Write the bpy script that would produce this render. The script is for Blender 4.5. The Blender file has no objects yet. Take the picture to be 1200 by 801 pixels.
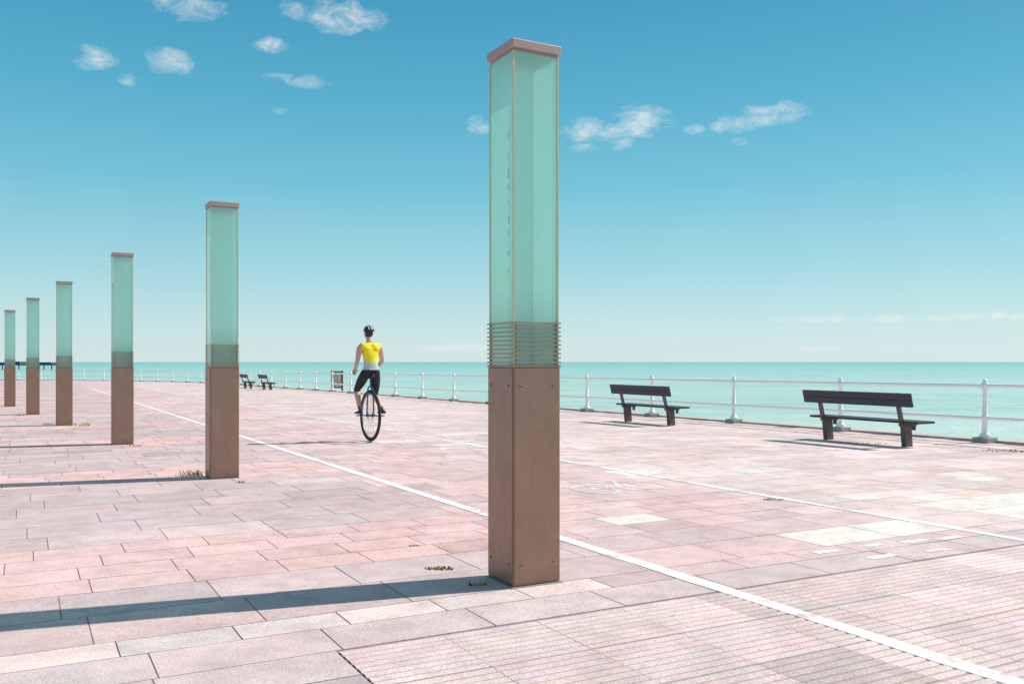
import bpy, bmesh, math, random
from mathutils import Vector, Matrix
random.seed(7)
sc = bpy.context.scene
F = 1050.0; HC = 1.5; SL = 0.0065
TH = math.radians(28.5); cT = math.cos(TH); sT = math.sin(TH)
S = 0.9
def uv(u, v): return (cT*u - sT*v, sT*u + cT*v)
def gz(y): return -SL*y
SUN_AZ = math.radians(71); SUN_EL = math.radians(45)

# ------------------------------------------------------------------ materials
def newmat(name):
    m = bpy.data.materials.new(name); m.use_nodes = True
    nt = m.node_tree; b = nt.nodes['Principled BSDF']
    return m, nt, b
def N(nt, t, **kw):
    n = nt.nodes.new(t)
    for k, v in kw.items(): setattr(n, k, v)
    return n
def setin(nt, sock, val):
    if isinstance(val, bpy.types.NodeSocket): nt.links.new(val, sock)
    else: sock.default_value = val
def M(nt, op, a, b=None, c=None, clamp=False):
    n = nt.nodes.new('ShaderNodeMath'); n.operation = op; n.use_clamp = clamp
    setin(nt, n.inputs[0], a)
    if b is not None: setin(nt, n.inputs[1], b)
    if c is not None: setin(nt, n.inputs[2], c)
    return n.outputs[0]
def mix(nt, fac, a, b, mode='MIX'):
    n = nt.nodes.new('ShaderNodeMix'); n.data_type = 'RGBA'; n.blend_type = mode
    setin(nt, n.inputs[0], fac)
    for i, x in ((6, a), (7, b)):
        if isinstance(x, (tuple, list)): x = tuple(x)[:3] + (1,)
        setin(nt, n.inputs[i], x)
    return n.outputs[2]
def noise(nt, vec, scale, detail=4, rough=0.55, dist=0):
    n = nt.nodes.new('ShaderNodeTexNoise')
    n.inputs['Scale'].default_value = scale; n.inputs['Detail'].default_value = detail
    n.inputs['Roughness'].default_value = rough; n.inputs['Distortion'].default_value = dist
    if vec is not None: nt.links.new(vec, n.inputs['Vector'])
    return n.outputs[0]
def ramp(nt, f, stops):
    n = nt.nodes.new('ShaderNodeValToRGB'); cr = n.color_ramp
    while len(cr.elements) < len(stops): cr.elements.new(0.5)
    for e, (p, c) in zip(cr.elements, stops):
        e.position = p; e.color = (tuple(c)+(1,))[:4] if isinstance(c, (tuple, list)) else (c, c, c, 1)
    nt.links.new(f, n.inputs[0]); return n.outputs[0]
def objco(nt): return nt.nodes.new('ShaderNodeTexCoord').outputs['Object']
def mapping(nt, vec, scale=(1,1,1), rot=(0,0,0)):
    n = nt.nodes.new('ShaderNodeMapping'); n.inputs['Scale'].default_value = scale
    n.inputs['Rotation'].default_value = rot
    nt.links.new(vec, n.inputs['Vector']); return n.outputs[0]
def bump(nt, b, h, strength=0.3, dist=0.01):
    n = nt.nodes.new('ShaderNodeBump'); n.inputs['Strength'].default_value = strength
    n.inputs['Distance'].default_value = dist
    nt.links.new(h, n.inputs['Height']); nt.links.new(n.outputs[0], b.inputs['Normal'])
def simple(name, col, rough=0.5, metal=0.0, var=0.15, scale=8, bmp=0.1):
    m, nt, b = newmat(name); co = objco(nt)
    n1 = noise(nt, co, scale, 5)
    c = mix(nt, n1, tuple(x*(1-var) for x in col), tuple(min(1, x*(1+var)) for x in col))
    nt.links.new(c, b.inputs['Base Color'])
    b.inputs['Roughness'].default_value = rough; b.inputs['Metallic'].default_value = metal
    if bmp: bump(nt, b, noise(nt, co, scale*6, 3), bmp, 0.005)
    return m

def paving_mat(name, use_attr=True, col=(.5,.4,.4)):
    m, nt, b = newmat(name); co = objco(nt)
    if use_attr:
        a = N(nt, 'ShaderNodeAttribute', attribute_name='Col'); base = a.outputs['Color']
    else:
        base = N(nt, 'ShaderNodeRGB'); base.outputs[0].default_value = (*col, 1); base = base.outputs[0]
    big = noise(nt, co, 0.45, 3, 0.6)
    med = noise(nt, co, 3.2, 5, 0.72)
    fine = noise(nt, co, 75, 2, 0.8)
    f = M(nt, 'ADD', M(nt, 'MULTIPLY', ramp(nt, big, [(0.3, 0.0), (0.7, 1.0)]), 0.18), 0.89)
    f = M(nt, 'MULTIPLY', f, M(nt, 'ADD', M(nt, 'MULTIPLY', ramp(nt, med, [(0.3, 0.0), (0.62, 1.0)]), 0.26), 0.82))
    f = M(nt, 'MULTIPLY', f, M(nt, 'ADD', M(nt, 'MULTIPLY', ramp(nt, fine, [(0.30, 0.0), (0.62, 1.0)]), 0.42), 0.73))
    cc = N(nt, 'ShaderNodeCombineColor')
    for i in range(3): nt.links.new(f, cc.inputs[i])
    c = mix(nt, 1.0, base, cc.outputs[0], 'MULTIPLY')
    vo = N(nt, 'ShaderNodeTexVoronoi'); vo.inputs['Scale'].default_value = 2.6; nt.links.new(co, vo.inputs['Vector'])
    d = M(nt, 'ADD', vo.outputs['Distance'], M(nt, 'MULTIPLY', fine, 0.06))
    spot = ramp(nt, d, [(0.05, 1.0), (0.085, 0.0)])
    c = mix(nt, M(nt, 'MULTIPLY', spot, 0.35), c, (.28,.22,.20))
    stain = ramp(nt, noise(nt, co, 1.1, 6, 0.78, 0.6), [(0.52, 0.0), (0.70, 1.0)])
    c = mix(nt, M(nt, 'MULTIPLY', stain, 0.38), c, (.40,.29,.265))
    nt.links.new(c, b.inputs['Base Color'])
    b.inputs['Roughness'].default_value = 0.85; b.inputs['Specular IOR Level'].default_value = 0.2
    bump(nt, b, fine, 0.35, 0.003)
    return m
m_slab = paving_mat('paving_slab_mat')
m_joint = paving_mat('paving_joint_mat', False, (.34,.25,.225))
m_far = paving_mat('paving_far_mat', False, (.68,.50,.475))

def paint_mat(name, wear=0.5, under=(.60,.45,.42)):
    m, nt, b = newmat(name); co = objco(nt)
    w = noise(nt, co, 9, 6, 0.75); w2 = noise(nt, co, 0.9, 3, 0.5)
    s = M(nt, 'ADD', M(nt, 'MULTIPLY', w, 0.6), M(nt, 'MULTIPLY', w2, 0.4))
    k = ramp(nt, s, [(wear-0.05, 0.0), (wear+0.05, 1.0)])
    col = mix(nt, noise(nt, co, 70, 3), (.80,.77,.73), (.92,.89,.85))
    nt.links.new(mix(nt, k, under, col), b.inputs['Base Color'])
    b.inputs['Roughness'].default_value = 0.7
    return m
m_paint = paint_mat('white_line_paint', 0.43)
m_paint2 = paint_mat('worn_line_paint', 0.465)
m_paint3 = paint_mat('faded_symbol_paint', 0.52)

def bronze_mat():
    m, nt, b = newmat('bronze_panel'); co = objco(nt)
    n1 = noise(nt, co, 2.5, 5, 0.6); n2 = noise(nt, mapping(nt, co, (4,4,2.4)), 2, 6, 0.7); n3 = noise(nt, co, 130, 3, 0.75)
    c = mix(nt, n1, (.30,.175,.125), (.39,.24,.175))
    c = mix(nt, M(nt, 'MULTIPLY', ramp(nt, n2, [(0.40, 0.0), (0.75, 1.0)]), 0.45), c, (.21,.12,.085))
    c = mix(nt, M(nt, 'MULTIPLY', ramp(nt, n3, [(0.4, 0.0), (0.7, 1.0)]), 0.3), c, (.49,.34,.265))
    sx = N(nt, 'ShaderNodeSeparateXYZ'); nt.links.new(co, sx.inputs[0])
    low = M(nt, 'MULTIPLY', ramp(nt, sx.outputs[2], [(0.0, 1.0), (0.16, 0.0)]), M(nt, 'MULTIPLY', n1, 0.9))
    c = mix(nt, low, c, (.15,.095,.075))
    nt.links.new(c, b.inputs['Base Color'])
    b.inputs['Metallic'].default_value = 0.5
    nt.links.new(M(nt, 'ADD', M(nt, 'MULTIPLY', n2, 0.25), 0.30), b.inputs['Roughness'])
    bump(nt, b, n3, 0.12, 0.002)
    return m
m_bronze = bronze_mat()
m_cap = simple('cap_copper', (.46,.32,.28), 0.5, 0.3, 0.2, 12)
m_slat = simple('louvre_metal', (.38,.29,.23), 0.4, 0.5, 0.15, 20)
m_edge = simple('glass_edge_trim', (.58,.55,.36), 0.45, 0.2, 0.15, 10)
m_rivet = simple('rivet_steel', (.14,.09,.075), 0.4, 0.6)

def glass_mat(name, colA, colB):
    m = bpy.data.materials.new(name); m.use_nodes = True; nt = m.node_tree; nt.nodes.clear()
    co = objco(nt)
    sx = N(nt, 'ShaderNodeSeparateXYZ'); nt.links.new(co, sx.inputs[0])
    n1 = noise(nt, mapping(nt, co, (6,6,0.8)), 1.5, 5, 0.6)
    n2 = noise(nt, mapping(nt, co, (30,30,2)), 3, 4, 0.7)
    c = mix(nt, n1, colA, colB)
    c = mix(nt, M(nt, 'MULTIPLY', ramp(nt, n2, [(0.45,0.0),(0.8,1.0)]), 0.25), c, (.76,.88,.82))
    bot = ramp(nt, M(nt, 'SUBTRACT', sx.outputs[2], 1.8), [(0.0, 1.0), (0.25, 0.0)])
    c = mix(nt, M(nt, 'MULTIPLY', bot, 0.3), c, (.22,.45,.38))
    d = N(nt, 'ShaderNodeBsdfDiffuse'); t = N(nt, 'ShaderNodeBsdfTranslucent'); g = N(nt, 'ShaderNodeBsdfGlossy')
    nt.links.new(c, d.inputs[0]); nt.links.new(c, t.inputs[0]); g.inputs['Roughness'].default_value = 0.05
    g.inputs[0].default_value = (1,1,1,1)
    m1 = N(nt, 'ShaderNodeMixShader'); m1.inputs[0].default_value = 0.6
    nt.links.new(d.outputs[0], m1.inputs[1]); nt.links.new(t.outputs[0], m1.inputs[2])
    tr = N(nt, 'ShaderNodeBsdfTransparent'); tr.inputs[0].default_value = (.68,.92,.86,1)
    m0 = N(nt, 'ShaderNodeMixShader'); m0.inputs[0].default_value = 0.26
    nt.links.new(m1.outputs[0], m0.inputs[1]); nt.links.new(tr.outputs[0], m0.inputs[2])
    geo = N(nt, 'ShaderNodeNewGeometry')
    ior = M(nt, 'MULTIPLY_ADD', geo.outputs['Backfacing'], 1/1.6-1.6, 1.6)
    fr = N(nt, 'ShaderNodeFresnel'); nt.links.new(ior, fr.inputs[0])
    m2 = N(nt, 'ShaderNodeMixShader'); nt.links.new(fr.outputs[0], m2.inputs[0])
    nt.links.new(m0.outputs[0], m2.inputs[1]); nt.links.new(g.outputs[0], m2.inputs[2])
    o = N(nt, 'ShaderNodeOutputMaterial'); nt.links.new(m2.outputs[0], o.inputs[0])
    return m
m_glass = glass_mat('frosted_green_glass', (.49,.80,.71), (.57,.85,.77))
m_etch = simple('etched_lettering', (.36,.60,.54), 0.6)

m_white = simple('white_railing_paint', (.93,.92,.90), 0.35, 0, 0.03, 20)
m_postbase = simple('post_base_concrete', (.33,.31,.30), 0.85, 0, 0.25, 10, 0.4)
m_bench = simple('dark_bench_slats', (.045,.042,.050), 0.6, 0, 0.35, 14, 0.3)
m_benchleg = simple('bench_leg_metal', (.12,.085,.08), 0.6, 0, 0.3, 10, 0.2)
m_coping = simple('coping_stone', (.52,.42,.38), 0.9, 0, 0.2, 3, 0.4)
m_beach = simple('shingle', (.42,.33,.25), 0.95, 0, 0.35, 6, 0.6)
m_pier = simple('pier_iron', (.07,.10,.12), 0.8, 0, 0.2, 0.3, 0)
m_weed = simple('weed_leaves', (.15,.17,.055), 0.7, 0, 0.5, 30, 0)
m_dry = simple('dry_weed', (.42,.31,.16), 0.8, 0, 0.4, 30, 0)

def sea_mat():
    m, nt, b = newmat('sea_water'); co = objco(nt)
    sx = N(nt, 'ShaderNodeSeparateXYZ'); nt.links.new(co, sx.inputs[0])
    dist = M(nt, 'SQRT', M(nt, 'ADD', M(nt, 'MULTIPLY', sx.outputs[0], sx.outputs[0]), M(nt, 'MULTIPLY', sx.outputs[1], sx.outputs[1])))
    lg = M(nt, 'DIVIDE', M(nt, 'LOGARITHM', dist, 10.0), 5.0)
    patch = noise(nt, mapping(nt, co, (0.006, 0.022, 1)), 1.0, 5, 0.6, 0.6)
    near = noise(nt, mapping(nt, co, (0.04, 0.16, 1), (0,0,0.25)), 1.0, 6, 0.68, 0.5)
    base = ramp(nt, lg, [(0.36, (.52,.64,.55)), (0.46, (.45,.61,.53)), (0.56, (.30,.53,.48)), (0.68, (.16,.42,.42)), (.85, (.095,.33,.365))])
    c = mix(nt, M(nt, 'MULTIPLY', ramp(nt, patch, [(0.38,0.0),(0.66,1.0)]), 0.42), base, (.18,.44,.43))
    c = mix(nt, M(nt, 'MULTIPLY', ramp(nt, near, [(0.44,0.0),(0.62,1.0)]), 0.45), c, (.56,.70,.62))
    foam = ramp(nt, noise(nt, mapping(nt, co, (0.07, 0.4, 1), (0,0,0.2)), 1.0, 5, 0.7), [(0.62,0.0),(0.67,1.0)])
    c = mix(nt, M(nt, 'MULTIPLY', foam, 0.7), c, (.85,.87,.84))
    nt.links.new(c, b.inputs['Base Color'])
    b.inputs['Roughness'].default_value = 0.45; b.inputs['Specular IOR Level'].default_value = 0.2
    w = noise(nt, mapping(nt, co, (0.25, 0.7, 1), (0,0,0.2)), 1.0, 6, 0.65)
    bump(nt, b, w, 0.8, 0.8)
    return m
m_sea = sea_mat()

# ------------------------------------------------------------------ mesh builder
class MB:
    def __init__(s): s.v = []; s.f = []; s.m = []; s.sm = []
    def add(s, verts, faces, mi=0, smooth=False):
        o = len(s.v); s.v += [tuple(p) for p in verts]
        for f in faces: s.f.append(tuple(i+o for i in f)); s.m.append(mi); s.sm.append(smooth)
    def box(s, c, size, mi=0, rot=None, bev=0.0):
        hx, hy, hz = size[0]/2, size[1]/2, size[2]/2
        if bev > 0:
            bm = bmesh.new(); bmesh.ops.create_cube(bm, size=1)
            for v in bm.verts: v.co = Vector((v.co.x*size[0], v.co.y*size[1], v.co.z*size[2]))
            bmesh.ops.bevel(bm, geom=bm.edges[:], offset=bev, segments=2, affect='EDGES', profile=0.5)
            bm.verts.index_update()
            vs = [v.co.copy() for v in bm.verts]; fs = [tuple(v.index for v in f.verts) for f in bm.faces]; bm.free()
        else:
            vs = [Vector((x*hx, y*hy, z*hz)) for x in (-1,1) for y in (-1,1) for z in (-1,1)]
            fs = [(0,1,3,2),(4,6,7,5),(0,4,5,1),(2,3,7,6),(0,2,6,4),(1,5,7,3)]
        if rot is not None: vs = [rot @ v for v in vs]
        s.add([v + Vector(c) for v in vs], fs, mi)
    def tube(s, pts, radii, mi=0, seg=12, caps=True):
        pts = [Vector(p) for p in pts]
        if not hasattr(radii, '__len__'): radii = [radii]*len(pts)
        vs = []; fs = []; n = len(pts); prev = None
        for i, p in enumerate(pts):
            t = (pts[min(i+1, n-1)] - pts[max(i-1, 0)]).normalized()
            if prev is None:
                a = Vector((0,0,1)) if abs(t.z) < 0.9 else Vector((1,0,0)); x = t.cross(a).normalized()
            else: x = (prev - t*prev.dot(t)).normalized()
            prev = x; y = t.cross(x)
            for k in range(seg):
                an = 2*math.pi*k/seg; vs.append(p + (x*math.cos(an) + y*math.sin(an))*radii[i])
        for i in range(n-1):
            for k in range(seg):
                k2 = (k+1) % seg; fs.append((i*seg+k, i*seg+k2, (i+1)*seg+k2, (i+1)*seg+k))
        if caps: fs.append(tuple(range(seg))[::-1]); fs.append(tuple((n-1)*seg+k for k in range(seg)))
        s.add(vs, fs, mi, True)
    def torus(s, c, R, r, axis='X', mi=0, seg=48, ms=10):
        vs = []; fs = []
        for i in range(seg):
            a = 2*math.pi*i/seg
            for k in range(ms):
                b = 2*math.pi*k/ms; rr = R + r*math.cos(b); h = r*math.sin(b)
                p = (h, rr*math.cos(a), rr*math.sin(a)) if axis == 'X' else (rr*math.cos(a), rr*math.sin(a), h)
                vs.append(Vector(c)+Vector(p))
        for i in range(seg):
            for k in range(ms):
                i2 = (i+1) % seg; k2 = (k+1) % ms
                fs.append((i*ms+k, i2*ms+k, i2*ms+k2, i*ms+k2))
        s.add(vs, fs, mi, True)
    def obj(s, name, mats, parent=None, recalc=True):
        me = bpy.data.meshes.new(name); me.from_pydata(s.v, [], s.f)
        for m in mats: me.materials.append(m)
        me.polygons.foreach_set('material_index', s.m); me.polygons.foreach_set('use_smooth', s.sm)
        if recalc:
            bm = bmesh.new(); bm.from_mesh(me); bmesh.ops.recalc_face_normals(bm, faces=bm.faces[:]); bm.to_mesh(me); bm.free()
        me.update()
        o = bpy.data.objects.new(name, me); sc.collection.objects.link(o)
        if parent: o.parent = parent
        return o
def empty(name, loc, rz=0):
    o = bpy.data.objects.new(name, None); sc.collection.objects.link(o)
    o.location = loc; o.rotation_euler = (0,0,rz); o.empty_display_size = 0.2; return o

# ------------------------------------------------------------------ edge of promenade (rail path)
RU = 16.9
path = [uv(RU, -30), uv(RU, 0), uv(RU, 20), uv(RU, 40), uv(RU, 60), uv(RU-0.4, 72), (-27.0, 84.5), (-35.0, 94.5), (-45, 103), (-58, 109.5), (-75, 113.5), (-110, 117), (-220, 120)]
def offs(path, d):
    out = []
    for i, p in enumerate(path):
        a = Vector(path[max(i-1,0)]); b = Vector(path[min(i+1,len(path)-1)]); t = (b-a).normalized()
        out.append((p[0] + t.y*d, p[1] - t.x*d))
    return out
edge = offs(path, 0.55)
def inside(x, y, poly):
    r = False; j = len(poly)-1
    for i in range(len(poly)):
        xi, yi = poly[i]; xj, yj = poly[j]
        if (yi > y) != (yj > y) and x < (xj-xi)*(y-yi)/(yj-yi)+xi: r = not r
        j = i
    return r
poly = edge + [(-220,-60), (edge[0][0], -60)]
mb = MB(); mb.add([(x, y, gz(y)) for x, y in poly], [tuple(range(len(poly)))], 0)
base = mb.obj('promenade_ground', [m_joint], recalc=False)
ei = offs(path, 0.12); eo = offs(path, 0.60)
mb = MB(); n = len(path); vs = []
for (a, b) in zip(ei, eo):
    vs += [(a[0],a[1],gz(a[1])), (a[0],a[1],gz(a[1])+.05), (b[0],b[1],gz(b[1])+.05), (b[0],b[1],gz(b[1])-5.5)]
fs = [(i*4+k, (i+1)*4+k, (i+1)*4+k+1, i*4+k+1) for i in range(n-1) for k in range(3)]
mb.add(vs, fs, 0); mb.obj('sea_wall', [m_coping])
eb = offs(path, 30); mb = MB(); vs = []
for a, b in zip(eo, eb): vs += [(a[0],a[1],gz(a[1])-2.8), (b[0],b[1],-4.9)]
mb.add(vs, [(i*2,(i+1)*2,(i+1)*2+1,i*2+1) for i in range(n-1)]); mb.obj('shingle_beach', [m_beach])
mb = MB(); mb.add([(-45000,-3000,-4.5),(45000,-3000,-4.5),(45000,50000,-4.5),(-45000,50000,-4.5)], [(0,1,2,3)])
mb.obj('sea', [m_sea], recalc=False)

# ------------------------------------------------------------------ slabs
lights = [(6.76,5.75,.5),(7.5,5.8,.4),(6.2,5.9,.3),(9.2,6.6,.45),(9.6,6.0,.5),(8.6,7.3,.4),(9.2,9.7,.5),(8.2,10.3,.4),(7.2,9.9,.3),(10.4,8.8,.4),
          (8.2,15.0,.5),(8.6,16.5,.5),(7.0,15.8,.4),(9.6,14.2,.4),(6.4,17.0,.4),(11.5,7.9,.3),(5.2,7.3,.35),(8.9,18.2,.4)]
courses = []
v = -3.0
while v < 4.1: courses.append((v, .80, 'big')); v += .80
courses.append((v, 4.62-v, 'big')); v = 4.62
courses.append((v, .43, 'big')); v += .43
courses.append((v, .30, 'strip')); v += .30
for k in range(2): courses.append((v, .62, 'mid')); v += .62
while v < 128:
    for q in range(4): courses.append((v, .43, 'pink')); v += .43
    for q in range(7): courses.append((v, .62, 'mid')); v += .62
V=[]; Fc=[]; C=[]
poly_in = offs(path, 0.10) + [(-220,-60), (edge[0][0], -60)]
rr = random.Random(3)
for (v0, dv, kind) in courses:
    L = {'big':.92,'strip':.62,'mid':.93,'pink':.66}[kind]
    u = -62 + rr.random()*L if v0 > 14 else -22 + rr.random()*L
    while u < 17.05:
        u1 = u + L; um = u + L/2; vm = v0 + dv/2
        x, y = uv(um, vm)
        ub_ = u1
        if v0 < 4.6 and u < 13.4 and u1 > 1.45:
            if u < 1.45 - .15: ub_ = 1.445
            else: u = u1; continue
        if not inside(x, y, poly_in): u = u1; continue
        if kind == 'strip' and um < 3.5: c = (.75,.615,.58)
        elif kind == 'pink' and um < 4.1: c = (.74,.49,.465)
        elif um < 4.1 and kind != 'big': c = (.61,.46,.45)
        elif kind == 'big': c = (.63,.49,.475)
        elif um < 7.6: c = (.71,.51,.49)
        else: c = (.74,.57,.54)
        j = rr.gauss(0, .045); h = rr.gauss(0, .022)
        if rr.random() < .09: j -= .12
        if rr.random() < .05 and um > 4.1: j += .08; h -= .03
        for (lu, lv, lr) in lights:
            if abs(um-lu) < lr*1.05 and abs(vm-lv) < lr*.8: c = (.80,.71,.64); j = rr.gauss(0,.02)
        c = tuple(min(.93, x) for x in (c[0]*(1+j+h), c[1]*(1+j), c[2]*(1+j-h*.5)))
        g = .0042 if y < 14 else .006
        o = len(V); z0 = .0035; dz = [rr.gauss(0, .0005) for _ in range(4)]
        for (a, b), d in zip(((u+g, v0+g), (ub_-g, v0+g), (ub_-g, v0+dv-g), (u+g, v0+dv-g)), dz):
            X, Y = uv(a, b); V.append((X, Y, gz(Y)+z0+d))
        Fc.append((o,o+1,o+2,o+3)); C.append(c)
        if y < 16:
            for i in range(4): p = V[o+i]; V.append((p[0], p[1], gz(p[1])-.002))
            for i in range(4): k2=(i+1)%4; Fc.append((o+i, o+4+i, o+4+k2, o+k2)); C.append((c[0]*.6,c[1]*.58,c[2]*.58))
        u = u1
for vi in range(13):
    va = 4.60 - (vi+1)*.60
    u = 1.45
    while u < 13.4:
        ub = u + .60; j = rr.gauss(0,.06); c0 = (.72*(1+j), .555*(1+j), .53*(1+j))
        dz = rr.gauss(0,.0004)
        for rb in range(8):
            a0 = va + .002 + rb*.0745; a1 = a0 + .0745
            c = tuple(x*(1+rr.gauss(0,.02)) for x in c0)
            prof = [(a0, .003), (a0+.008, .007), (a1-.026, .007), (a1-.019, .003), (a1, .003)]
            o = len(V)
            for (b, z) in prof:
                for a in (u+.0015, ub-.0015):
                    X, Y = uv(a, b); V.append((X, Y, gz(Y)+z+dz))
            for q in range(4):
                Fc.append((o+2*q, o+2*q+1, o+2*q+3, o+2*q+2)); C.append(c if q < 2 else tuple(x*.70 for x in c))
        u = ub
me = bpy.data.meshes.new('paving_slabs'); me.from_pydata(V, [], Fc); me.materials.append(m_slab)
at = me.attributes.new('Col', 'FLOAT_COLOR', 'FACE')
at.data.foreach_set('color', [x for c in C for x in (*c, 1.0)])
me.update(); o = bpy.data.objects.new('paving_slabs', me); sc.collection.objects.link(o)
mb = MB()
fl = [uv(-62,14), uv(-62,125), (-220,118), (-220,-60), uv(-22,-60), uv(-22,14)]
mb.add([(x,y,gz(y)+.002) for x,y in fl], [tuple(range(6))[::-1]]); mb.obj('distant_pavement', [m_far], recalc=False)

# ------------------------------------------------------------------ markings
def strip_line(name, u0, w, va, vb, mat, step=1.0, z=.0088):
    mb = MB(); v = va; r = random.Random(int(u0*100))
    pts = []
    while v <= vb+1e-6:
        wob = r.gauss(0, .0025); ww = w*(1+r.gauss(0,.04))
        for s_, zz in ((-1,.001),(-1,z),(1,z),(1,.001)):
            X,Y = uv(u0+wob+s_*ww/2, v); pts.append((X,Y,gz(Y)+zz))
        v += step
    n = len(pts)//4
    mb.add(pts, [(4*i+k,4*i+k+1,4*i+k+5,4*i+k+4) for i in range(n-1) for k in range(3)])
    return mb.obj(name, [mat])
strip_line('painted_lane_line', 4.14, .125, -3, 74, m_paint, 0.5)
strip_line('painted_lane_line', 7.62, .11, -1, 80, m_paint2, 0.5)
def flat_quads(name, quads, mat, z=.0062):
    mb = MB()
    for q in quads:
        mb.add([(lambda XY: (XY[0],XY[1],gz(XY[1])+z))(uv(a,b)) for a,b in q], [tuple(range(len(q)))])
    return mb.obj(name, [mat], recalc=False)
def rect(u, v, du, dv): return [(u-du/2,v-dv/2),(u+du/2,v-dv/2),(u+du/2,v+dv/2),(u-du/2,v+dv/2)]
flat_quads('faded_lettering_marking', [rect(5.97,4.85,.30,.09), rect(5.75,5.2,.28,.09), rect(6.75,5.15,.32,.09), rect(6.6,4.8,.28,.09), rect(7.15,5.1,.32,.09), rect(6.3,5.2,.2,.07)], m_paint2)
q = []
def ring(cu, cv, R, w, n=20):
    for i in range(n):
        a0 = 2*math.pi*i/n; a1 = 2*math.pi*(i+1)/n
        q.append([(cu+(R-w)*math.cos(a0), cv+(R-w)*1.6*math.sin(a0)), (cu+R*math.cos(a0), cv+R*1.6*math.sin(a0)),
                  (cu+R*math.cos(a1), cv+R*1.6*math.sin(a1)), (cu+(R-w)*math.cos(a1), cv+(R-w)*1.6*math.sin(a1))])
def seg(a, b, w=.05):
    d = Vector((b[0]-a[0], b[1]-a[1])).normalized(); nx, ny = -d.y*w/2, d.x*w/2
    q.append([(a[0]+nx,a[1]+ny),(a[0]-nx,a[1]-ny),(b[0]-nx,b[1]-ny),(b[0]+nx,b[1]+ny)])
ring(6.15, 9.2, .26, .06); ring(6.95, 9.2, .26, .06)
seg((6.15,9.2),(6.38,9.75)); seg((6.38,9.75),(6.8,9.72)); seg((6.8,9.72),(6.52,9.2)); seg((6.52,9.2),(6.15,9.2)); seg((6.52,9.2),(6.33,9.9)); seg((6.95,9.2),(6.76,10.0)); seg((6.76,10.0),(6.62,10.02)); seg((6.26,9.92),(6.44,9.92))
flat_quads('bicycle_symbol_marking', q, m_paint3)
flat_quads('give_way_marking', [rect(6.9+.62*i, 15.2, .42, .32) for i in range(5)] + [rect(6.7+.62*i, 16.6, .42, .32) for i in range(4)], m_paint3)

# ------------------------------------------------------------------ columns
W = .377
def column(x, y, seed):
    r = random.Random(seed)
    e = empty('glass_light_column', (x, y, gz(y)), TH)
    h = W/2
    mb = MB()
    mb.box((0,0,.76), (W-.006, W-.006, 1.49), 0, bev=.004)
    mb.box((0,0,.006), (W+.03, W+.03, .012), 2)
    for k in range(4):
        R = Matrix.Rotation(k*math.pi/2, 3, 'Z')
        mb.box(R @ Vector((0, -h+.0005, .765)), (W-.022, .006, 1.465), 0, R, bev=.0015)
        for (px_, pz) in ((-.13,1.38),(.13,1.38),(-.13,.16),(.13,.16)):
            c0 = R @ Vector((px_, -h-.003, pz)); c1 = R @ Vector((px_, -h-.006, pz))
            mb.tube([c0, c1], .007, 1, 10)
    mb.box((0,0,1.513), (W+.004, W+.004, .016), 0)
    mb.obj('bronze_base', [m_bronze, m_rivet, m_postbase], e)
    mb = MB()
    for k in range(10):
        z = 1.540 + k*.0300
        for kk in range(4):
            R = Matrix.Rotation(kk*math.pi/2, 3, 'Z')
            mb.box(R @ Vector((0.006, -h+.005, z)), (W-.004, .014, .010), 0, R)
    for sx in (-1,1):
        for sy in (-1,1):
            mb.box((sx*(h-.026), sy*(h-.026), 1.67), (.022,.022,.30), 0)
    mb.obj('louvre_band', [m_slat], e)
    g = h-.0145; mb = MB()
    for kk in range(4):
        R = Matrix.Rotation(kk*math.pi/2, 3, 'Z')
        mb.add([R @ Vector(p) for p in ((-g+.008,-g,1.521),(g-.008,-g,1.521),(g-.008,-g,3.663),(-g+.008,-g,3.663))], [(0,1,2,3)], 0)
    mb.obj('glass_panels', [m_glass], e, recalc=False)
    mb = MB()
    for sx in (-1,1):
        for sy in (-1,1):
            mb.box((sx*g, sy*g, 2.592), (.013,.013,2.142), 0)
    mb.obj('corner_trim', [m_edge], e)
    mb = MB()
    mb.box((0,0,3.710), (W+.010, W+.010, .062), 0, bev=.005)
    mb.box((0,0,3.669), (W-.03, W-.03, .018), 0)
    mb.obj('top_cap', [m_cap], e)
    mb = MB()
    z = 3.1
    while z > 2.1:
        hgt = r.uniform(.02,.07)
        mb.box((-g-.002, -.10+r.uniform(-.004,.004), z), (.0012, r.uniform(.006,.014), hgt), 0)
        z -= hgt + r.uniform(.02,.10)
    mb.obj('etched_lettering', [m_etch], e)
cols = [(.082,6.336),(-3.97,12.27),(-7.66,17.61),(-11.67,23.35),(-15.4,28.8),(-19.5,34.8),(-23.6,40.6),(-27.5,46.6)]
for i, (x, y) in enumerate(cols): column(x, y, i+5)

# ------------------------------------------------------------------ railing
def along(path, step, start):
    out = []; acc = -start
    for i in range(len(path)-1):
        a = Vector(path[i]); b = Vector(path[i+1]); L = (b-a).length; t = 0
        while True:
            need = (-acc) if acc < 0 else (step-acc)
            if t + need > L: acc += (L - t); break
            t += need; acc = 0; p = a + (b-a)*(t/L); out.append((p.x, p.y))
    return out
sp = path[:5]
def cr(p0,p1,p2,p3,t):
    return tuple(.5*((2*p1[k]) + (-p0[k]+p2[k])*t + (2*p0[k]-5*p1[k]+4*p2[k]-p3[k])*t*t + (-p0[k]+3*p1[k]-3*p2[k]+p3[k])*t**3) for k in range(2))
for i in range(4, len(path)-2):
    for t in (.25,.5,.75,1): sp.append(cr(path[i-1],path[i],path[i+1],path[i+2],t))
posts = []
stepv = 3.62
v = 11.26 - stepv*8
while v < 60: posts.append(uv(RU, v)); v += stepv
last = posts[-1]
for p in along([last]+sp[5:], stepv, stepv): posts.append(p)
mb = MB()
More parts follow.
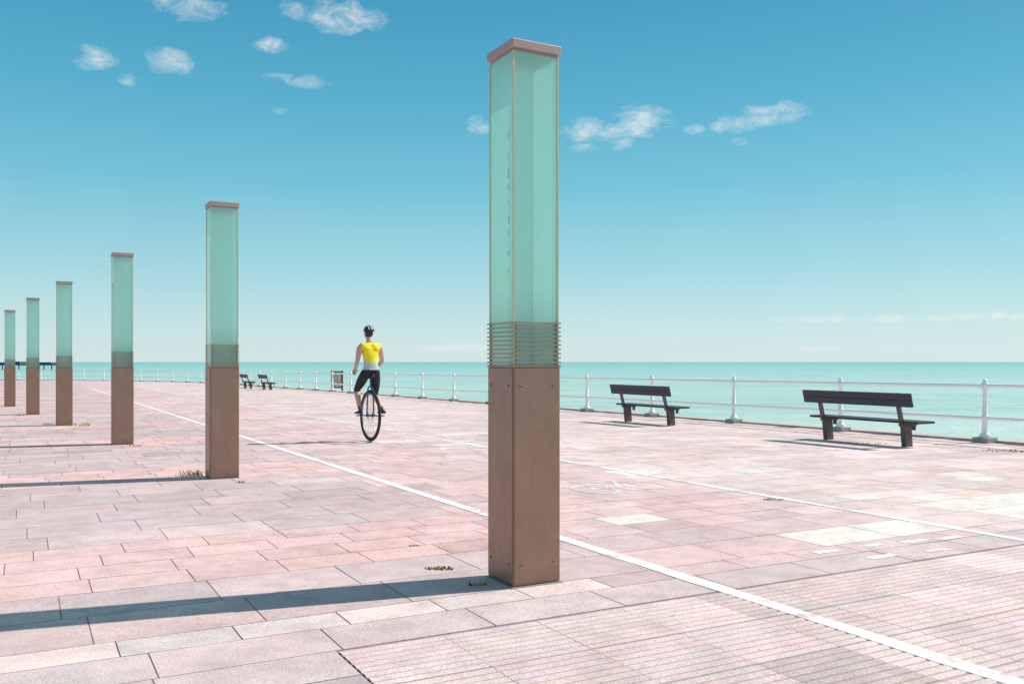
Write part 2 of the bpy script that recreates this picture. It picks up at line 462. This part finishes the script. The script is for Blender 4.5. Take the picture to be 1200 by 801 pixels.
prof = [(.0,.085),(.05,.11),(.09,.11),(.12,.075),(.16,.060),(.40,.054),(.42,.072),(.45,.080),(.48,.072),(.50,.052),(.80,.046),(1.03,.042),(1.05,.064),(1.09,.078),(1.13,.082),(1.17,.076),(1.20,.048),(1.215,.042),(1.235,.048),(1.26,.038),(1.275,.012)]
for (x, y) in posts:
    z = gz(y) + .08
    mb.tube([(x,y,z+a*.94) for a, r in prof], [r*.95 for a, r in prof], 0, 14)
for i in range(len(posts)-1):
    a, b = posts[i], posts[i+1]
    for hz, rd in ((1.13,.038),(.45,.034)):
        mb.tube([(a[0],a[1],gz(a[1])+.07+hz*.95),(b[0],b[1],gz(b[1])+.07+hz*.95)], rd, 0, 8, False)
for (x, y) in posts:
    mb.box((x, y, gz(y)+.055), (.34,.34,.12), 1, Matrix.Rotation(TH,3,'Z'), bev=.02)
mb.obj('seafront_railing', [m_white, m_postbase])

# ------------------------------------------------------------------ benches
def bench(u, v, L=2.62, rz=TH):
    x, y = uv(u, v)
    e = empty('park_bench', (x, y, gz(y)+.004), rz)
    mb = MB()
    for k, xx in enumerate((-.17, -.045, .08, .205)):
        mb.box((xx+.06, 0, .475), (.112, L, .045), 0, bev=.006)
    mb.obj('seat', [m_bench], e)
    mb = MB()
    R = Matrix.Rotation(math.radians(-14), 3, 'Y')
    for k, zz in enumerate((.835, .965)):
        xx = -.235 - (zz-.5)*.249
        mb.box((xx, 0, zz), (.042, L, .128), 0, R, bev=.005)
    mb.obj('backrest', [m_bench], e)
    mb = MB()
    for sy in (-1, 1):
        yy = sy*(L/2-.36)
        pts = [(-.345, yy, 1.01), (-.205, yy, .50), (-.13, yy, .40)]
        for a, b in zip(pts[:-1], pts[1:]):
            a = Vector(a); b = Vector(b); d = b-a
            ang = math.atan2(d.x, d.z)
            mb.box((a+b)/2+Vector((.035,0,0)), (.055, .075, d.length+.03), 0, Matrix.Rotation(ang,3,'Y'))
        mb.box((.02, yy, .425), (.46, .065, .055), 0, bev=.006)
        vs = [(-.14,yy-.05,.40),(.06,yy-.05,.40),(.06,yy+.05,.40),(-.14,yy+.05,.40),(-.09,yy-.055,0),(.09,yy-.055,0),(.09,yy+.055,0),(-.09,yy+.055,0)]
        mb.add(vs, [(0,1,2,3),(4,7,6,5),(0,4,5,1),(1,5,6,2),(2,6,7,3),(3,7,4,0)])
        mb.box((.19, yy, .36), (.05,.06,.10), 0)
    mb.obj('legs', [m_benchleg], e)
bench(14.75, 12.35); bench(14.8, 19.5, 2.62); bench(14.65, 62.3); bench(14.4, 67.2)

# ------------------------------------------------------------------ information board
x, y = (395-600)/F*58.5, 58.5
e = empty('information_board', (x, y, gz(y)), math.radians(12))
mb = MB()
for sx in (-1,1): mb.box((sx*.33,0,.66), (.12,.10,1.32), 0, bev=.01)
mb.box((0,0,1.24), (.66,.08,.10), 0); mb.box((0,0,.22), (.66,.07,.08), 0)
mb.obj('frame', [simple('board_frame', (.17,.10,.08), .6)], e)
mb = MB(); mb.box((0,0,.72), (.56,.03,.92), 0)
m, nt, b = newmat('board_panel'); co = objco(nt)
nt.links.new(ramp(nt, noise(nt, co, 5, 4), [(0.4,(.75,.73,.68)),(0.5,(.5,.35,.25)),(0.55,(.2,.2,.2)),(0.62,(.7,.68,.6))]), b.inputs['Base Color'])
mb.obj('panel', [m], e)

# ------------------------------------------------------------------ pier
mb = MB()
PY = 720
mb.box((-663, PY, -.6), (610, 16, 1.1), 0)
for k in range(60):
    xx = -953 + k*10
    for dy in (-6, 6): mb.tube([(xx, PY+dy, -6),(xx, PY+dy, -.5)], .4, 0, 6)
for xx, w, h in ((-375,14,1.4),(-408,24,1.2),(-453,30,1.8),(-395,4,2.0)):
    mb.box((xx, PY, -.06+h/2), (w, 10, h), 0)
mb.obj('pier', [m_pier])

# ------------------------------------------------------------------ weeds
def weed(x, y, r, n, seed, dry=.3, hgt=.07):
    rw = random.Random(seed); mb = MB()
    for i in range(n):
        a = rw.uniform(0, 6.283); d = r*math.sqrt(rw.random()); bx = d*math.cos(a)*1.4; by = d*math.sin(a)*.7
        h = hgt*rw.uniform(.4,1); l = rw.uniform(-.6,.6)*h; m_ = rw.uniform(-.6,.6)*h; w = rw.uniform(.004,.009)
        t = rw.uniform(0, 3.14); wx, wy = w*math.cos(t), w*math.sin(t)
        mb.add([(bx-wx,by-wy,0),(bx+wx,by+wy,0),(bx+l*.5+wx*.8,by+m_*.5+wy*.8,h*.65),(bx+l*.5-wx*.8,by+m_*.5-wy*.8,h*.65),(bx+l,by+m_,h)],
               [(0,1,2,3),(3,2,4)], 1 if rw.random() < dry else 0)
    o = mb.obj('weed_tuft', [m_weed, m_dry], recalc=False); o.location = (x, y, gz(y)+.003)
def px(x, y): d = HC*F/(y-431); return ((x-600)/F*d, d)
for i, (a, b, r, n_, dr, hg) in enumerate([(515,667,.08,70,.5,.025),(222,558,.14,70,.85,.10),(486,640,.03,16,.4,.02),(905,586,.08,36,.4,.025),(1175,529,.35,80,.4,.04),(1005,520,.4,80,.5,.035),(92,499,.25,90,.8,.10),(60,498,.15,50,.7,.07),(560,686,.05,26,.6,.035),(22,487,.15,40,.6,.08),(283,566,.04,20,.6,.04),(158,523,.08,24,.6,.05)]):
    x, y = px(a, b); weed(x, y, r, n_, i, dr, hg)

# ------------------------------------------------------------------ unicyclist
rx, ry = (434-600)/F*18.25, 18.25
m_skin = simple('skin', (.62,.37,.27), .55, 0, .08, 10, 0)
m_yel = simple('yellow_vest', (.92,.74,.02), .75, 0, .08, 14, .3)
m_grey = simple('grey_jersey', (.50,.55,.57), .8, 0, .15, 14, .3)
m_black = simple('black_shorts', (.018,.018,.022), .8, 0, .3, 14, .3)
m_shoe = simple('shoe', (.03,.03,.035), .5, 0, .3, 20, 0)
m_sock = simple('sock', (.08,.08,.09), .9)
m_tyre = simple('tyre', (.02,.02,.02), .8, 0, .3, 20, 0)
m_rim = simple('rim_alloy', (.25,.25,.26), .35, .8)
m_frame = simple('unicycle_frame_paint', (.03,.16,.26), .35, .2)
m_blk = simple('black_plastic', (.02,.02,.022), .4)
m_hel = simple('white_helmet_stripe', (.7,.7,.7), .4)
rider = empty('unicyclist', (rx, ry, gz(ry)+.005), math.radians(31))
J = {
 'pelvis':((0,-.03,1.42),.150), 'waist':((0,-.02,1.57),.130), 'chest':((0,.0,1.76),.150), 'upch':((0,.02,1.88),.130),
 'nb':((0,.03,1.985),.076), 'nk':((0,.055,2.06),.066), 'hd':((0,.07,2.13),.066),
 'sL':((-.175,.02,1.935),.078), 'sL2':((-.225,.025,1.89),.070), 'eL':((-.265,.02,1.655),.048), 'fL':((-.262,.09,1.58),.046),'wL':((-.235,.24,1.475),.033),
 'sR':((.175,.02,1.935),.078), 'sR2':((.225,.025,1.89),.070), 'eR':((.27,.02,1.655),.048), 'fR':((.265,.09,1.59),.046),'wR':((.235,.24,1.50),.033),
 'hL':((-.105,0,1.37),.118), 'tL':((-.14,.17,1.20),.105), 'kL':((-.165,.33,1.04),.070), 'cL':((-.175,.24,.89),.062), 'aL':((-.18,.10,.625),.036), 
 'hR':((.105,-.01,1.35),.118), 'tR':((.14,.08,1.15),.105), 'kR':((.165,.17,.94),.070), 'cR':((.175,.03,.83),.064), 'aR':((.18,-.20,.64),.036),
}
E = [('pelvis','waist'),('waist','chest'),('chest','upch'),('upch','nb'),('nb','nk'),('nk','hd'),
     ('upch','sL'),('sL','sL2'),('sL2','eL'),('eL','fL'),('fL','wL'),('upch','sR'),('sR','sR2'),('sR2','eR'),('eR','fR'),('fR','wR'),
     ('pelvis','hL'),('hL','tL'),('tL','kL'),('kL','cL'),('cL','aL'),('pelvis','hR'),('hR','tR'),('tR','kR'),('kR','cR'),('cR','aR')]
def skinned(name, J, E, root, sub=2):
    keys = list(J); me = bpy.data.meshes.new(name+'_s'); me.from_pydata([J[k][0] for k in keys], [(keys.index(a), keys.index(b)) for a, b in E], [])
    o = bpy.data.objects.new(name+'_s', me); sc.collection.objects.link(o)
    md = o.modifiers.new('s', 'SKIN'); md.use_smooth_shade = True
    for i, k in enumerate(keys):
        r = J[k][1]; r = r if hasattr(r, '__len__') else (r, r)
        me.skin_vertices[0].data[i].radius = r; me.skin_vertices[0].data[i].use_root = (k == root)
    ms = o.modifiers.new('ss', 'SUBSURF'); ms.levels = sub; ms.render_levels = sub
    dg = bpy.context.evaluated_depsgraph_get(); dg.update()
    nm = bpy.data.meshes.new_from_object(o.evaluated_get(dg))
    bpy.data.objects.remove(o)
    nm.name = name; no = bpy.data.objects.new(name, nm); sc.collection.objects.link(no)
    for p in nm.polygons: p.use_smooth = True
    return no
body = skinned('body', J, E, 'pelvis', 3); body.parent = rider
me = body.data; me.materials.clear()
for m_ in (m_skin, m_yel, m_grey, m_black, m_sock): me.materials.append(m_)
def nearest(p):
    best = None
    for a, b in E:
        A = Vector(J[a][0]); B = Vector(J[b][0]); d = B-A; t = max(0, min(1, (p-A).dot(d)/d.length_squared))
        dist = (p-(A+d*t)).length - (J[a][1]*(1-t)+J[b][1]*t)*.8
        if best is None or dist < best[0]: best = (dist, a, b, t)
    return best
for v_ in me.vertices:
    c = v_.co
    if c.z > 1.30:
        d, a, b, t = nearest(c)
        if a in ('pelvis','waist','chest','upch') and b in ('waist','chest','upch','nb'):
            c.y = c.y*.80; c.x *= 1.10
bm = bmesh.new(); bm.from_mesh(me)
for (co3, no3) in (((0,0,1.455),(0,0,1)), ((0,0,1.60),(0,0,1)), ((0,0,2.0),(0,0,1)), ((-.205,0,0),(1,0,0)), ((.205,0,0),(1,0,0)),
                   ((-.17,.30,.995),(0,.35,.94)), ((.17,.14,.90),(0,.5,.86)), ((0,0,.72),(0,0,1))):
    bmesh.ops.bisect_plane(bm, geom=bm.verts[:]+bm.edges[:]+bm.faces[:], plane_co=Vector(co3), plane_no=Vector(no3))
bm.to_mesh(me); bm.free()
for p in me.polygons: p.use_smooth = True
nL = Vector((0,.35,.94)); nR = Vector((0,.5,.86))
for p in me.polygons:
    c = p.center; d, a, b, t = nearest(c)
    if c.z > 2.0: mi = 0
    elif c.z > 1.455:
        arm = a in ('sL2','eL','fL','sR2','eR','fR') or abs(c.x) > .205
        if arm and abs(c.x) > .185: mi = 0
        elif c.z > 1.60 and not (c.z < 1.68 and abs(c.x) > .13): mi = 1
        else: mi = 2
        if a in ('eL','fL','eR','fR') and abs(c.x) > .18: mi = 0
    elif a in ('eL','fL','eR','fR'): mi = 0
    elif c.x < 0: mi = 3 if (c-Vector((-.17,.30,.995))).dot(nL) > 0 else (0 if c.z > .72 else 4)
    else: mi = 3 if (c-Vector((.17,.14,.90))).dot(nR) > 0 else (0 if c.z > .72 else 4)
    p.material_index = mi
for s_, w in ((-1,'wL'),(1,'wR')):
    W0 = Vector(J[w][0])
    el = Vector(J['fL' if s_ < 0 else 'fR'][0]); d = (W0-el).normalized()
    side = Vector((s_,0,0)); side = (side - d*side.dot(d)).normalized(); nrm = d.cross(side).normalized()
    if nrm.z > 0: nrm = -nrm
    H = {'w':(W0 - d*.03, .030), 'p':(W0 + d*.055, (.040))}
    hd = skinned('hand', H, [('w','p')], 'w', 2)
    hd.parent = rider; hd.data.materials.clear(); hd.data.materials.append(m_skin)
    mbh = MB()
    for i, (off, ln) in enumerate(((-.033,.075),(-.011,.088),(.011,.083),(.033,.065))):
        b0 = W0 + d*.075 + side*off
        pts = [b0 - d*.02, b0 + d*ln*.45 + nrm*.008, b0 + d*ln*.75 + nrm*.030, b0 + d*ln*.80 + nrm*.055]
        mbh.tube(pts, [.0115,.0105,.0095,.007], 0, 8)
    b0 = W0 + d*.03 - side*.03
    mbh.tube([b0, b0 - side*.03 + d*.025, b0 - side*.035 + d*.055 + nrm*.015], [.014,.012,.008], 0, 8)
    mbh.obj('fingers', [m_skin], rider)
bm = bmesh.new(); bmesh.ops.create_uvsphere(bm, u_segments=32, v_segments=24, radius=1)
hc = Vector((0,.085,2.205))
for v_ in bm.verts:
    p = v_.co.copy(); x, y, z = p
    X = x*.083; Y = y*.105; Z = z*.13
    if z < 0: X *= 1 - .28*(-z)**1.5; Y = Y*(1-.15*(-z)) + .012*(-z)
    if y > .3 and abs(x) < .22 and -.35 < z < .12: Y += .022*(1-abs(x)/.22)*(1-abs(z+.15)/.3 if abs(z+.15) < .3 else 0)
    if y > .5 and .02 < z < .22 and .2 < abs(x) < .55: Y -= .008
    if y > .6 and -.62 < z < -.48 and abs(x) < .35: Y += .005
    v_.co = Vector((X,Y,Z)) + hc
for f in bm.faces: f.smooth = True
me = bpy.data.meshes.new('head'); bm.to_mesh(me); bm.free(); me.materials.append(m_skin)
m_hair = simple('dark_hair', (.05,.03,.02), .8); m_eye = simple('eye', (.05,.04,.04), .2); m_lip = simple('lips', (.4,.16,.13), .5)
me.materials.append(m_hair)
for p in me.polygons:
    c = p.center - hc
    if (c.y < .01 and c.z > -.075) or c.z > .07: p.material_index = 1
o = bpy.data.objects.new('head', me); sc.collection.objects.link(o); o.parent = rider
mb = MB()
for s_ in (-1,1):
    mb.torus((s_*.083, .085, 2.195), .022, .009, 'X', 0, 14, 6)
    mb.tube([(s_*.03,.178,2.208),(s_*.03,.186,2.208)], [.012,.008], 1, 10)
mb.tube([(-.024,.179,2.138),(0,.186,2.136),(.024,.179,2.138)], [.004,.007,.004], 2, 8)
mb.obj('ears_eyes_mouth', [m_skin, m_eye, m_lip], rider)
mb = MB(); nu, nv = 28, 12; vs = []; fs = []
for i in range(nv+1):
    ph = (math.pi*.52)*i/nv
    for k in range(nu):
        a = 2*math.pi*k/nu
        rr_ = 1 + .045*math.cos(a*7)*math.sin(ph)
        vs.append((.105*rr_*math.sin(ph)*math.cos(a), .075 + .145*rr_*math.sin(ph)*math.sin(a)-.005, 2.243 + .118*math.cos(ph)*(1+.03*math.cos(a*7))))
for i in range(nv):
    for k in range(nu):
        k2 = (k+1) % nu; fs.append((i*nu+k, i*nu+k2, (i+1)*nu+k2, (i+1)*nu+k))
mb.add(vs, fs, 0, True)
for s_ in (-1,0,1):
    pts = []
    for t in range(9):
        ph = -1.3 + 2.6*t/8
        pts.append((s_*.05, .07+.15*math.sin(ph)*(1-.08*abs(s_)), 2.240+(.124-.012*abs(s_))*math.cos(ph)))
    mb.tube(pts, .010 if s_ else .012, 1, 8)
for s_ in (-1,1): mb.tube([(s_*.088,.09,2.22),(s_*.07,.12,2.12),(s_*.02,.14,2.075)], .005, 0, 6)
mb.obj('helmet', [m_blk, m_hel], rider)
for s_, an in ((-1,'aL'),(1,'aR')):
    A = Vector(J[an][0]); prof = [(-.075,.030,.045),(-.06,.042,.055),(0,.045,.062),(.08,.048,.045),(.15,.052,.036),(.19,.045,.028),(.215,.022,.018)]
    vs = []; fs = []; sg = 14; z0 = A.z-.085
    for (yy, w, h_) in prof:
        for k in range(sg):
            a = 2*math.pi*k/sg; zc = max(-.35, math.sin(a))
            vs.append((A.x+s_*.008+w*math.cos(a), A.y+yy, z0+.018+h_*.35+ h_*zc))
    for i in range(len(prof)-1):
        for k in range(sg): k2=(k+1)%sg; fs.append((i*sg+k,i*sg+k2,(i+1)*sg+k2,(i+1)*sg+k))
    fs += [tuple(range(sg)), tuple((len(prof)-1)*sg+k for k in range(sg))]
    mb = MB(); mb.add(vs, fs, 0, True); mb.obj('shoe', [m_shoe], rider)
HZ = .525
mb = MB()
mb.torus((0,0,HZ), .492, .031, 'X', 0, 64, 12)
mb.obj('tyre', [m_tyre], rider)
mb = MB(); mb.torus((0,0,HZ), .452, .014, 'X', 0, 64, 8)
mb.tube([(-.055,0,HZ),(.055,0,HZ)], .022, 0, 14); mb.tube([(-.06,0,HZ),(-.05,0,HZ)], .04, 0, 14); mb.tube([(.05,0,HZ),(.06,0,HZ)], .04, 0, 14)
for k in range(28):
    a = 2*math.pi*k/28; sx = .045 if k % 2 else -.045
    mb.tube([(sx, .03*math.cos(a+.5), HZ+.03*math.sin(a+.5)), (0, .45*math.cos(a), HZ+.45*math.sin(a))], .0022, 0, 4)
mb.obj('wheel_rim', [m_rim], rider)
mb = MB()
for s_ in (-1,1):
    mb.tube([(s_*.075,0,HZ),(s_*.06,0,1.02),(s_*.045,-.0,1.09),(0,-.005,1.12)], .016, 0, 10)
mb.tube([(0,-.005,1.10),(0,-.02,1.30)], .019, 0, 12)
mb.obj('fork', [m_frame], rider)
mb = MB()
for s_, yy in ((-1,.16),(1,-.16)):
    mb.tube([(s_*.09,0,HZ),(s_*.105,yy,HZ)], .014, 0, 10)
    mb.tube([(s_*.07,0,HZ),(s_*.105,0,HZ)], .02, 0, 10)
    mb.tube([(s_*.10,yy,HZ),(s_*.14,yy,HZ)], .009, 0, 8)
    mb.box((s_*.185,yy,HZ), (.09,.09,.022), 1, bev=.005)
mb.obj('cranks_and_pedals', [m_rim, m_blk], rider)
mb = MB(); prof = [(-.17,.035,.05),(-.13,.075,.02),(-.06,.07,-.0),(.03,.045,-.01),(.11,.038,.01),(.16,.03,.05)]
mb.tube([(0,y_,1.315+z_) for y_, w, z_ in prof], [w*.55 for y_, w, z_ in prof], 0, 12); mb.obj('saddle', [m_blk], rider)

# ------------------------------------------------------------------ world
w = bpy.data.worlds.new('World'); sc.world = w; w.use_nodes = True; nt = w.node_tree
bg = nt.nodes['Background']
STR = 0.12
def lin(c): return tuple(((x/255)/12.92 if x/255 <= .04045 else ((x/255+.055)/1.055)**2.4) for x in c)
sky = N(nt, 'ShaderNodeTexSky'); sky.sky_type = 'NISHITA'; sky.sun_disc = False
sky.sun_elevation = SUN_EL; sky.sun_rotation = SUN_AZ; sky.air_density = 1.0; sky.dust_density = 0.6; sky.ozone_density = 1.2; sky.altitude = 0
tc = N(nt, 'ShaderNodeTexCoord'); sx = N(nt, 'ShaderNodeSeparateXYZ'); nt.links.new(tc.outputs['Generated'], sx.inputs[0])
az = M(nt, 'ARCTAN2', sx.outputs[0], sx.outputs[1]); el = M(nt, 'ARCSINE', sx.outputs[2])
cb = N(nt, 'ShaderNodeCombineXYZ'); nt.links.new(az, cb.inputs[0]); nt.links.new(el, cb.inputs[1])
n1 = noise(nt, mapping(nt, cb.outputs[0], (30, 56, 1), (0,0,0.12)), 1.0, 7, 0.70, 0.6)
blobs = [(215,5,48,15,.85),(400,20,54,17,1.0),(350,12,22,13,.8),(316,53,22,8,.85),(110,68,25,14,.85),(150,92,12,8,.7),(198,72,28,13,.95),(350,95,44,8,.6),(328,130,12,5,.5),
         (563,146,20,11,.9),(500,140,24,8,.45),(750,142,46,17,1.05),(700,152,50,14,1.0),(686,174,20,6,.8),(730,168,20,7,.8),(905,135,46,13,.95),(862,146,28,10,.85),(812,152,14,6,.7),(868,166,10,5,.5),
         (1090,372,180,4.5,.8),(530,407,70,5,.75),(794,398,14,5,.7),(1010,408,120,4,.55)]
Mx = None
for (x, y, a, b, amp) in blobs:
    d = Vector(((x-600)/F, 1, (424-y)/F)).normalized(); a0 = math.atan2(d.x, d.y); e0 = math.asin(d.z)
    q1 = M(nt, 'MULTIPLY_ADD', az, F/(a*1.15), -a0*F/(a*1.15)); q2 = M(nt, 'MULTIPLY_ADD', el, F/(b*1.25), -e0*F/(b*1.25))
    q = M(nt, 'MULTIPLY_ADD', q1, q1, M(nt, 'MULTIPLY', q2, q2))
    m_ = M(nt, 'MULTIPLY_ADD', q, -amp, amp)
    Mx = m_ if Mx is None else M(nt, 'MAXIMUM', Mx, m_)
Mx = M(nt, 'MAXIMUM', Mx, 0.0)
dens = M(nt, 'MULTIPLY_ADD', Mx, 0.30, n1)
cl = ramp(nt, dens, [(0.58, 0.0), (0.76, 0.28), (0.98, 0.85)])
cl = M(nt, 'MULTIPLY', cl, M(nt, 'MULTIPLY', Mx, 3.0, clamp=True))
grad = [(0.0,(218,235,237)),(0.035,(204,230,234)),(0.10,(166,217,227)),(0.19,(118,197,219)),(0.28,(86,177,208)),(0.40,(60,153,193)),(0.6,(100,157,185)),(0.9,(135,165,180))]  # highest stops, overhead and out of view, greyed to give more neutral fill light
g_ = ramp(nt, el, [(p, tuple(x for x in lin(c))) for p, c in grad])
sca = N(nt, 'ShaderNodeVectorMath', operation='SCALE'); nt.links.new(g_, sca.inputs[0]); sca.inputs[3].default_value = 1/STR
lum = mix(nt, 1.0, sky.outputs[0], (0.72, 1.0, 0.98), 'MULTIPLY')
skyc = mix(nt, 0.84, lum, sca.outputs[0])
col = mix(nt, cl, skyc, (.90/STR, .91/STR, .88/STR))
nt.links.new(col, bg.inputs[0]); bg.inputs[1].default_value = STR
w.cycles.sampling_method = 'MANUAL'; w.cycles.sample_map_resolution = 512

sun = bpy.data.lights.new('sun', 'SUN'); sun.energy = 5.0; sun.angle = math.radians(0.5); sun.color = (1.0, .94, .87)
so = bpy.data.objects.new('sun', sun); sc.collection.objects.link(so)
sd = Vector((math.sin(SUN_AZ)*math.cos(SUN_EL), math.cos(SUN_AZ)*math.cos(SUN_EL), math.sin(SUN_EL)))
so.rotation_euler = sd.to_track_quat('Z', 'Y').to_euler(); so.location = sd*50

cam = bpy.data.cameras.new('camera'); co_ = bpy.data.objects.new('camera', cam); sc.collection.objects.link(co_)
co_.location = (0, 0, HC); co_.rotation_euler = (math.radians(90), 0, 0)
cam.sensor_width = 36; cam.lens = 36*F/1200; cam.shift_y = 23.5/1200; cam.clip_end = 100000; cam.clip_start = .05
sc.camera = co_
for o in bpy.data.objects:
    if o.parent is None:
        o.location = o.location*S
        if o.type != 'CAMERA' and o.type != 'LIGHT': o.scale = o.scale*S
sc.view_settings.view_transform = 'Standard'; sc.view_settings.look = 'None'; sc.view_settings.exposure = 0
